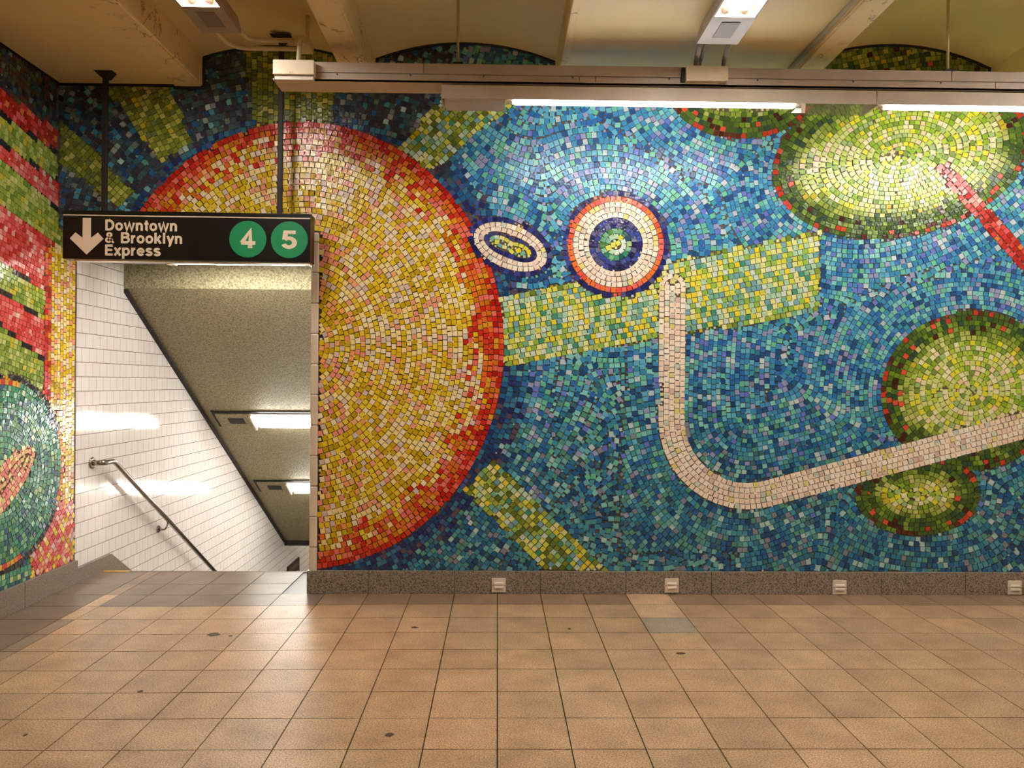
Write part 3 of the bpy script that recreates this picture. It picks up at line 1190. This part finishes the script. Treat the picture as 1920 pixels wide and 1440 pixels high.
for rx, rz in ((-2.685, CZ + 0.012), (-1.497, 3.86)):
    bm = B()
    box(bm, rx - 0.017, rx + 0.017, SY - 0.012, SY + 0.012, SZ1 - 0.01, rz + 0.005, 0.003)
    rr = sobj('hanger_rod', bm, M['iron'])
    bm = B()
    prism(bm, [(rx - 0.075, rz + 0.004), (rx + 0.065, rz + 0.004), (rx + 0.02, rz - 0.045), (rx - 0.02, rz - 0.045)], 'y', SY - 0.035, SY + 0.035)
    fl = sobj('ceiling_flange', bm, M['iron'], rr)

# ------------------------------------------------------------------ metal cable tray under the beams
FYT = -0.77
tray = thing('cable_tray', 'long grey metal cable tray hung under the ceiling beams above the mosaic', 'cable tray', (1.8, -0.68, 3.35))
bm = B()
e0 = -1.20
for a, b_ in ((e0, -0.47), (-0.467, 1.143), (1.395, 2.815), (2.818, 4.4), (4.403, XR - 0.05)):
    box(bm, a, b_, FYT, -0.60, 3.402, 3.466, 0.003)
obj('upper_cover', bm, M['metal2'], tray)
bm = B()
for a, b_ in ((e0, 0.49), (0.493, 0.592), (0.595, 1.12), (1.395, 3.095), (3.098, XR - 0.05)):
    box(bm, a, b_, FYT + 0.006, -0.60, 3.356, 3.4005, 0.002)
obj('lower_cover', bm, M['metal2'], tray)
bm = B()
prism(bm, [(-1.395, 3.358), (-1.385, 3.3445), (XR - 0.05, 3.3445), (XR - 0.05, 3.358)], 'y', FYT - 0.004, -0.592)
box(bm, -1.385, XR - 0.05, FYT - 0.004, FYT + 0.002, 3.344, 3.361)
obj('base_pan', bm, M['metal'], tray)
for x in (-1.0, -0.55, -0.10, 0.45, 1.05, 1.6, 2.2, 2.75, 3.3, 3.7):
    bm = B()
    tube(bm, [(x, FYT - 0.001, 3.392), (x, FYT + 0.008, 3.392)], 0.0045, 8)
    obj('screw', bm, M['iron'], tray)
for x, zt in ((-0.262, 3.925), (2.823, 3.962), (5.2, CZ + 0.01)):
    bm = B()
    tube(bm, [(x, -0.715, 3.46), (x, -0.715, zt)], 0.0085, 10)
    rr = obj('hanger_rod', bm, M['rod'], tray)
    bm = B()
    box(bm, x - 0.032, x + 0.032, -0.74, -0.69, 3.465, 3.492, 0.004)
    obj('clamp', bm, M['iron'], rr)

for x0, x1, lab, lip in ((-1.375, -1.127, 'pale metal junction box at the left end of the cable tray', 1),
                         (1.141, 1.397, 'pale metal junction box on the cable tray below the vertical conduits', 0)):
    jb = thing('junction_box', lab, 'junction box', ((x0 + x1) / 2, -0.8, 3.36), 'junction boxes on the cable tray')
    bm = B()
    box(bm, x0, x1, -0.835, -0.7765, 3.3625, 3.450, 0.003)
    obj('cover', bm, M['boxm'], jb)
    bm = B()
    box(bm, x0 + 0.006, x1 - 0.006, -0.815, -0.7765, 3.336 if lip else 3.364, 3.3625 if lip else 3.40, 0.002)
    obj('back_box', bm, M['metal'], jb)
    if lip:
        for q in (0.105, 0.118):
            bm = B()
            tube(bm, [(x0 + q, -0.837, 3.372), (x0 + q, -0.833, 3.372)], 0.0025, 8)
            obj('screw', bm, M['iron'], jb)
    else:
        bm = B()
        box(bm, x0 - 0.020, x0 - 0.002, -0.80, -0.7765, 3.364, 3.452, 0.002)
        obj('side_gasket', bm, M['caulk'], jb)


# ------------------------------------------------------------------ strip lights under the tray


def strip_light(x0, x1, t0, t1, lens, endbox, lab):
    t = thing('strip_light', lab, 'light fixture', ((x0 + x1) / 2, -0.68, 3.34), 'strip lights under the cable tray')
    bm = B()
    prism(bm, [(-0.772, 3.335), (-0.778, 3.330), (-0.784, 3.246), (-0.780, 3.246), (-0.774, 3.326), (-0.60, 3.326), (-0.60, 3.335)], 'x', x0 + 0.001, x1 - 0.001)
    obj('housing', bm, M['housing'], t)
    bm = B()
    prism(bm, [(-0.772, 3.336), (-0.786, 3.240), (-0.585, 3.240), (-0.60, 3.336)], 'x', x0 - 0.006, x0 + 0.001)
    obj('end_cap', bm, M['housing'], t)
    if endbox:
        bm = B()
        box(bm, endbox[0], endbox[1], -0.779, -0.588, 3.238, 3.325, 0.003)
        obj('ballast_cover', bm, M['metal'], t)
    bm = B()
    tube(bm, [(t0, -0.765, 3.236), (t1, -0.765, 3.236)], 0.0165, 12)
    tb = obj('lamp_tube', bm, M['e_wall'], t)
    for a, b_ in ((t0 - 0.05, t0), (t1, t1 + 0.05)):
        bm = B()
        tube(bm, [(a, -0.765, 3.236), (b_, -0.765, 3.236)], 0.014, 12)
        obj('socket', bm, M['reflector'], t)
    if lens:
        bm = B()
        prism(bm, [(-0.783, 3.250), (-0.772, 3.19), (-0.60, 3.250)], 'x', t1 + 0.05, t1 + 0.075)
        obj('bracket', bm, M['reflector'], t)
        bm = B()
        box(bm, lens[0], lens[1], -0.775, -0.588, 3.243, 3.247)
        obj('lens', bm, M['frost'], t)
    return t


strip_light(-0.352, 2.338, 0.093, 1.822, (1.90, 2.335), (-0.340, 0.035), 'lit fluorescent strip under the tray with a closed metal box at its left end')
strip_light(2.346, 5.0, 2.40, 4.12, (4.2, 4.95), None, 'lit fluorescent strip under the tray cut off by the right edge, over the green oval')


# ------------------------------------------------------------------ ceiling lights, running away from the wall


def ceiling_light(x, y, z, lab, open_sides=False):
    """x centre, y end nearest the wall, z underside"""
    t = thing('ceiling_light', lab, 'light fixture', (x, y, z), 'fluorescent ceiling lights')
    w, L, EB, h = 0.118, 1.95, 0.335, 0.105
    for ya, yb in ((y, y - EB), (y - L + 0.16, y - L)):
        bm = B()
        prism(bm, [(x - w, z), (x + w, z), (x + w, z + 0.03), (x + w - 0.02, z + h), (x - w + 0.02, z + h), (x - w, z + 0.03)], 'y', ya, yb)
        obj('end_box', bm, M['housing2'], t)
    for s in (() if open_sides else (-1, 1)):
        bm = B()
        prism(bm, [(x + s * w, z), (x + s * w, z + 0.03), (x + s * (w - 0.02), z + h), (x + s * (w - 0.03), z + h), (x + s * (w - 0.010), z + 0.03), (x + s * (w - 0.010), z)], 'y', y - EB, y - L + 0.16)
        obj('side_panel', bm, M['housing2'], t)
    bm = B()
    box(bm, x - w + 0.02, x + w - 0.02, y - L + 0.17, y - EB - 0.005, z + h - 0.012, z + h - 0.004)
    obj('reflector', bm, M['reflector'], t)
    bm = B()
    box(bm, x - 0.052, x + 0.052, y - 0.275, y - 0.085, z - 0.003, z + 0.004, 0.001)
    obj('access_plate', bm, M['greyplate'], t)
    for s in (-1, 1):
        bm = B()
        tube(bm, [(x + s * 0.048, y - EB - 0.065, z + 0.040), (x + s * 0.048, y - L + 0.22, z + 0.040)], 0.0165, 10)
        tb = obj('lamp_tube', bm, M['e_ceil'], t)
        bm = B()
        tube(bm, [(x + s * 0.048, y - EB - 0.004, z + 0.040), (x + s * 0.048, y - EB - 0.066, z + 0.040)], 0.024, 14)
        obj('socket', bm, M['reflector'], tb)
    bm = B()
    box(bm, x - w + 0.004, x + w - 0.004, y - L + 0.162, y - EB - 0.001, z + 0.001, z + 0.004)
    obj('lens', bm, M['clear'], t)
    for q in (y - 0.2, y - L + 0.2):
        bm = B()
        tube(bm, [(x, q, z + h - 0.004), (x, q, CZ + 0.3)], 0.012, 8)
        obj('hanger', bm, M['rod'], t)
    return t


cl_l = ceiling_light(-1.70, -0.79, 3.622, 'ceiling light in the vault left of the cable tray, with curving conduits')
for pts, r_ in (([(-1.745, -0.78, 3.655), (-1.745, -0.50, 3.655), (-1.28, -0.50, 3.655)], 0.014),
                ([(-1.60, -0.78, 3.66), (-1.60, -0.60, 3.665), (-1.28, -0.60, 3.668)], 0.015)):
    bm = B()
    tube(bm, bend(pts, 0.22, 10), r_, 12)
    obj('conduit', bm, M['conduit'], cl_l)
cl_r = ceiling_light(1.255, -1.097, 3.468, 'ceiling light with two lit tubes above the middle of the cable tray')
for x, r_, yb in ((1.165, 0.017, -0.80), (1.20, 0.010, -0.74), (1.335, 0.015, -0.80)):
    bm = B()
    tube(bm, bend([(x, -1.09, 3.505), (x + 0.045, yb, 3.495), (x + 0.045, yb, 3.449)], 0.04, 8), r_, 12)
    cd = obj('conduit', bm, M['greyplate'], cl_r)
    bm = B()
    tube(bm, [(x, -1.099, 3.505), (x, -1.065, 3.505)], r_ + 0.006, 12)
    obj('coupling', bm, M['greyplate'], cd)
# unseen rows over and behind the viewpoint, open-sided and extended as added fill light
UNSEEN = 'unseen fluorescent ceiling light over the passage, made open-sided for fill light'
over = ceiling_light(4.2, -1.1, 3.44, UNSEEN, True)
for x, y, z in ((-1.70, -3.3, 3.44), (1.255, -3.4, 3.44), (4.2, -3.4, 3.44), (-1.70, -5.8, 3.44), (1.255, -5.8, 3.44), (4.2, -5.8, 3.44), (-1.70, -8.0, 3.44), (1.255, -8.0, 3.44), (4.2, -8.0, 3.44)):
    dup(over, (x, y, z), UNSEEN)

# pull box, riser pipe and the broken plaster patch beside the left ceiling light
pb = thing('pull_box', 'small painted pull box where the two curving conduits end', 'electrical box', (-1.25, -0.55, 3.64))
bm = B()
box(bm, -1.30, -1.215, -0.635, -0.465, 3.635, 3.69, 0.006)
obj('body', bm, M['conduit'], pb)
bm = B()
tube(bm, bend([(-1.235, -0.60, 3.64), (-1.235, -0.74, 3.61), (-1.235, -0.785, 3.445)], 0.03, 6), 0.014, 12)
obj('drop_pipe', bm, M['conduit'], pb)
bm = B()
tube(bm, [(-1.235, -0.55, 3.685), (-1.235, -0.55, 3.86)], 0.014, 12)
obj('riser_pipe', bm, M['conduit'], pb)

pc = B()
tube(pc, [(1.905, -0.02, CZ - 0.012), (1.905, -5.0, CZ - 0.012)], 0.016, 10)
o = obj('surface_conduit', pc, mat('grey_conduit', (150, 134, 104), 0.5))
tag(o, 'thin painted conduit running along the ceiling beside the right beam', 'conduit')

# ------------------------------------------------------------------ recessed lights in the stair soffit
ANG = -math.atan(SL)


def stair_light(y, lab):
    z = 2.27 - SL * (y - 0.981)
    t = thing('stair_light', lab, 'light fixture', (-2.25, y, z), 'recessed lights in the stair soffit')
    t.rotation_euler = (ANG, 0, 0)
    Tm = Matrix.Translation((-2.25, y, z)) @ Matrix.Rotation(ANG, 4, 'X')

    def add(name, bm, m, par=None):
        o = obj(name, bm, m)
        o.parent = par or t
        return o
    # local frame: x along the fixture, y down the slope, z out of the soffit upward
    bm = B()
    box(bm, -0.77, 0.86, -0.165, 0.165, -0.012, 0.01)
    add('recess_shade', bm, M['iron'])  # dark plate standing in for the shadow along the recess edges
    bm = B()
    box(bm, -0.735, -0.37, -0.125, 0.155, -0.030, -0.010, 0.003)
    add('end_plate', bm, M['concrete'])
    bm = B()
    box(bm, -0.62, -0.455, -0.06, 0.06, -0.0335, -0.029, 0.001)
    add('dark_hatch', bm, M['iron'])
    bm = B()
    box(bm, -0.36, 0.86, -0.125, 0.155, -0.020, -0.010)
    add('reflector', bm, M['reflector'])
    bm = B()
    box(bm, -0.372, -0.352, -0.13, 0.16, -0.06, -0.010, 0.002)
    add('socket_bar', bm, M['reflector'])
    for q in (-0.05, 0.07):
        bm = B()
        tube(bm, [(-0.30, q, -0.045), (0.83, q, -0.045)], 0.026, 10)
        add('lamp_tube', bm, M['e_stair'])
    return t


stair_light(2.86, 'upper recessed fluorescent light in the sloping stair soffit')
stair_light(4.32, 'lower recessed fluorescent light in the sloping stair soffit')

t = thing('stair_light', 'fluorescent light under the head of the opening, half hidden behind the black sign', 'light fixture', (-2.0, 0.45, OPZ), 'recessed lights in the stair soffit')
bm = B()
box(bm, -2.98, -1.36, 0.36, 0.54, 2.436, OPZ, 0.004)
box(bm, -2.98, -1.36, 0.36, 0.368, 2.408, 2.437)
box(bm, -2.98, -1.36, 0.532, 0.54, 2.408, 2.437)
obj('housing', bm, M['housing'], t)
bm = B()
box(bm, -2.98, -2.52, 0.372, 0.528, 2.403, 2.4355, 0.002)
obj('end_plate', bm, M['greyplate'], t)
bm = B()
tube(bm, [(-2.46, 0.45, 2.409), (-1.46, 0.45, 2.409)], 0.017, 10)
obj('lamp_tube', bm, emit('tube_head', (1.0, 0.97, 0.92), 22.0), t)
for a in (-2.50, -1.42):
    bm = B()
    box(bm, a - 0.03, a + 0.03, 0.425, 0.475, 2.385, 2.4355, 0.003)
    obj('socket', bm, M['reflector'], t)

# ------------------------------------------------------------------ handrail
hr = thing('handrail', 'round stainless handrail sloping down the white tiled stair wall', 'handrail', (XL, 0.48, 0.86))
bm = B()
sl = 0.627
pts = bend([(XL + 0.002, 0.484, 0.864), (XL + 0.082, 0.51, 0.863), (XL + 0.084, 0.66, 0.862), (XL + 0.084, 5.9, 0.862 - sl * 5.24)], 0.035, 6)
tube(bm, pts, 0.0205, 16)
obj('rail', bm, M['chrome'], hr)
bm = B()
tube(bm, [(XL, 0.484, 0.864), (XL + 0.008, 0.484, 0.864), (XL + 0.012, 0.484, 0.864)], [0.045, 0.045, 0.03], 20)
obj('flange', bm, M['chrome'], hr)
for y in (1.70, 2.92, 4.3):
    zr = 0.862 - sl * (y - 0.66)
    bm = B()
    tube(bm, bend([(XL, y - 0.02, zr - 0.075), (XL + 0.06, y - 0.01, zr - 0.085), (XL + 0.084, y + 0.01, zr - 0.012)], 0.05, 6), 0.009, 10)
    br_ = obj('bracket', bm, M['chrome'], hr)
    bm = B()
    tube(bm, [(XL, y - 0.02, zr - 0.075), (XL + 0.010, y - 0.02, zr - 0.075)], [0.036, 0.030], 18)
    obj('rosette', bm, M['chrome'], br_)

# ------------------------------------------------------------------ little vent plates in the skirting
VL = ['square cream vent plate in the skirting nearest the stair opening',
      'square cream vent plate in the skirting below the blue field, beside the pale floor tile',
      'square cream vent plate in the skirting third along from the stair opening',
      'square cream vent plate in the skirting at the right edge, below the green oval']
first = None
for (x, z), lab in zip(((0.018, 0.064), (1.253, 0.065), (2.46, 0.055), (3.73, 0.056)), VL):
    if first is None:
        v = first = thing('vent_plate', lab, 'vent', (0, 0, 0), 'vent plates along the skirting')
        bm = B()
        box(bm, -0.05, 0.05, -0.036, -0.0275, -0.051, 0.051, 0.003)
        obj('plate', bm, M['vent'], v)
        for q in (0.013, -0.013):
            bm = B()
            vs = box(bm, -0.034, 0.034, -0.046, -0.034, q - 0.0095, q + 0.0095, 0.0055)
            obj('louvre', bm, M['ventbar'], v)
        for q in (-0.042, 0.042):
            bm = B()
            tube(bm, [(q, -0.035, 0), (q, -0.0375, 0)], 0.003, 8)
            obj('screw', bm, M['iron'], v)
        v.location = (x, 0, z)
    else:
        dup(first, (x, 0, z), lab)

# black sign low on the stair wall
ws = thing('wall_sign', 'small black sign on the tiled wall at the foot of the stairs', 'sign', (XL, 6.5, -1.3))
bm = B()
box(bm, XL + 0.001, XL + 0.02, 6.15, 6.82, -1.62, -1.25, 0.004)
obj('panel', bm, M['black'], ws)
bm = B()
box(bm, XL + 0.0195, XL + 0.022, 6.22, 6.78, -1.37, -1.30, 0)
obj('brown_band', bm, mat('sign_brown', (96, 52, 28), 0.5), ws)
for y0, y1, z in ((6.24, 6.44, -1.44), (6.48, 6.74, -1.44)):
    bm = B()
    box(bm, XL + 0.0195, XL + 0.022, y0, y1, z - 0.05, z)
    obj('cream_strip', bm, M['cream'], ws)

# unseen batten added to brighten the lower passage at the foot of the stairs
t = thing('passage_fill_light', 'unseen fluorescent batten added to light the lower passage', 'light fixture', (-2.0, 7.6, -0.72))
bm = B()
box(bm, -2.6, -1.3, 7.55, 7.65, -0.76, -0.702, 0.004)
obj('housing', bm, M['housing'], t)
bm = B()
tube(bm, [(-2.55, 7.6, -0.785), (-1.35, 7.6, -0.785)], 0.017, 10)
obj('lamp_tube', bm, emit('tube_passage_fill', (1.0, 0.9, 0.76), 14.0), t)
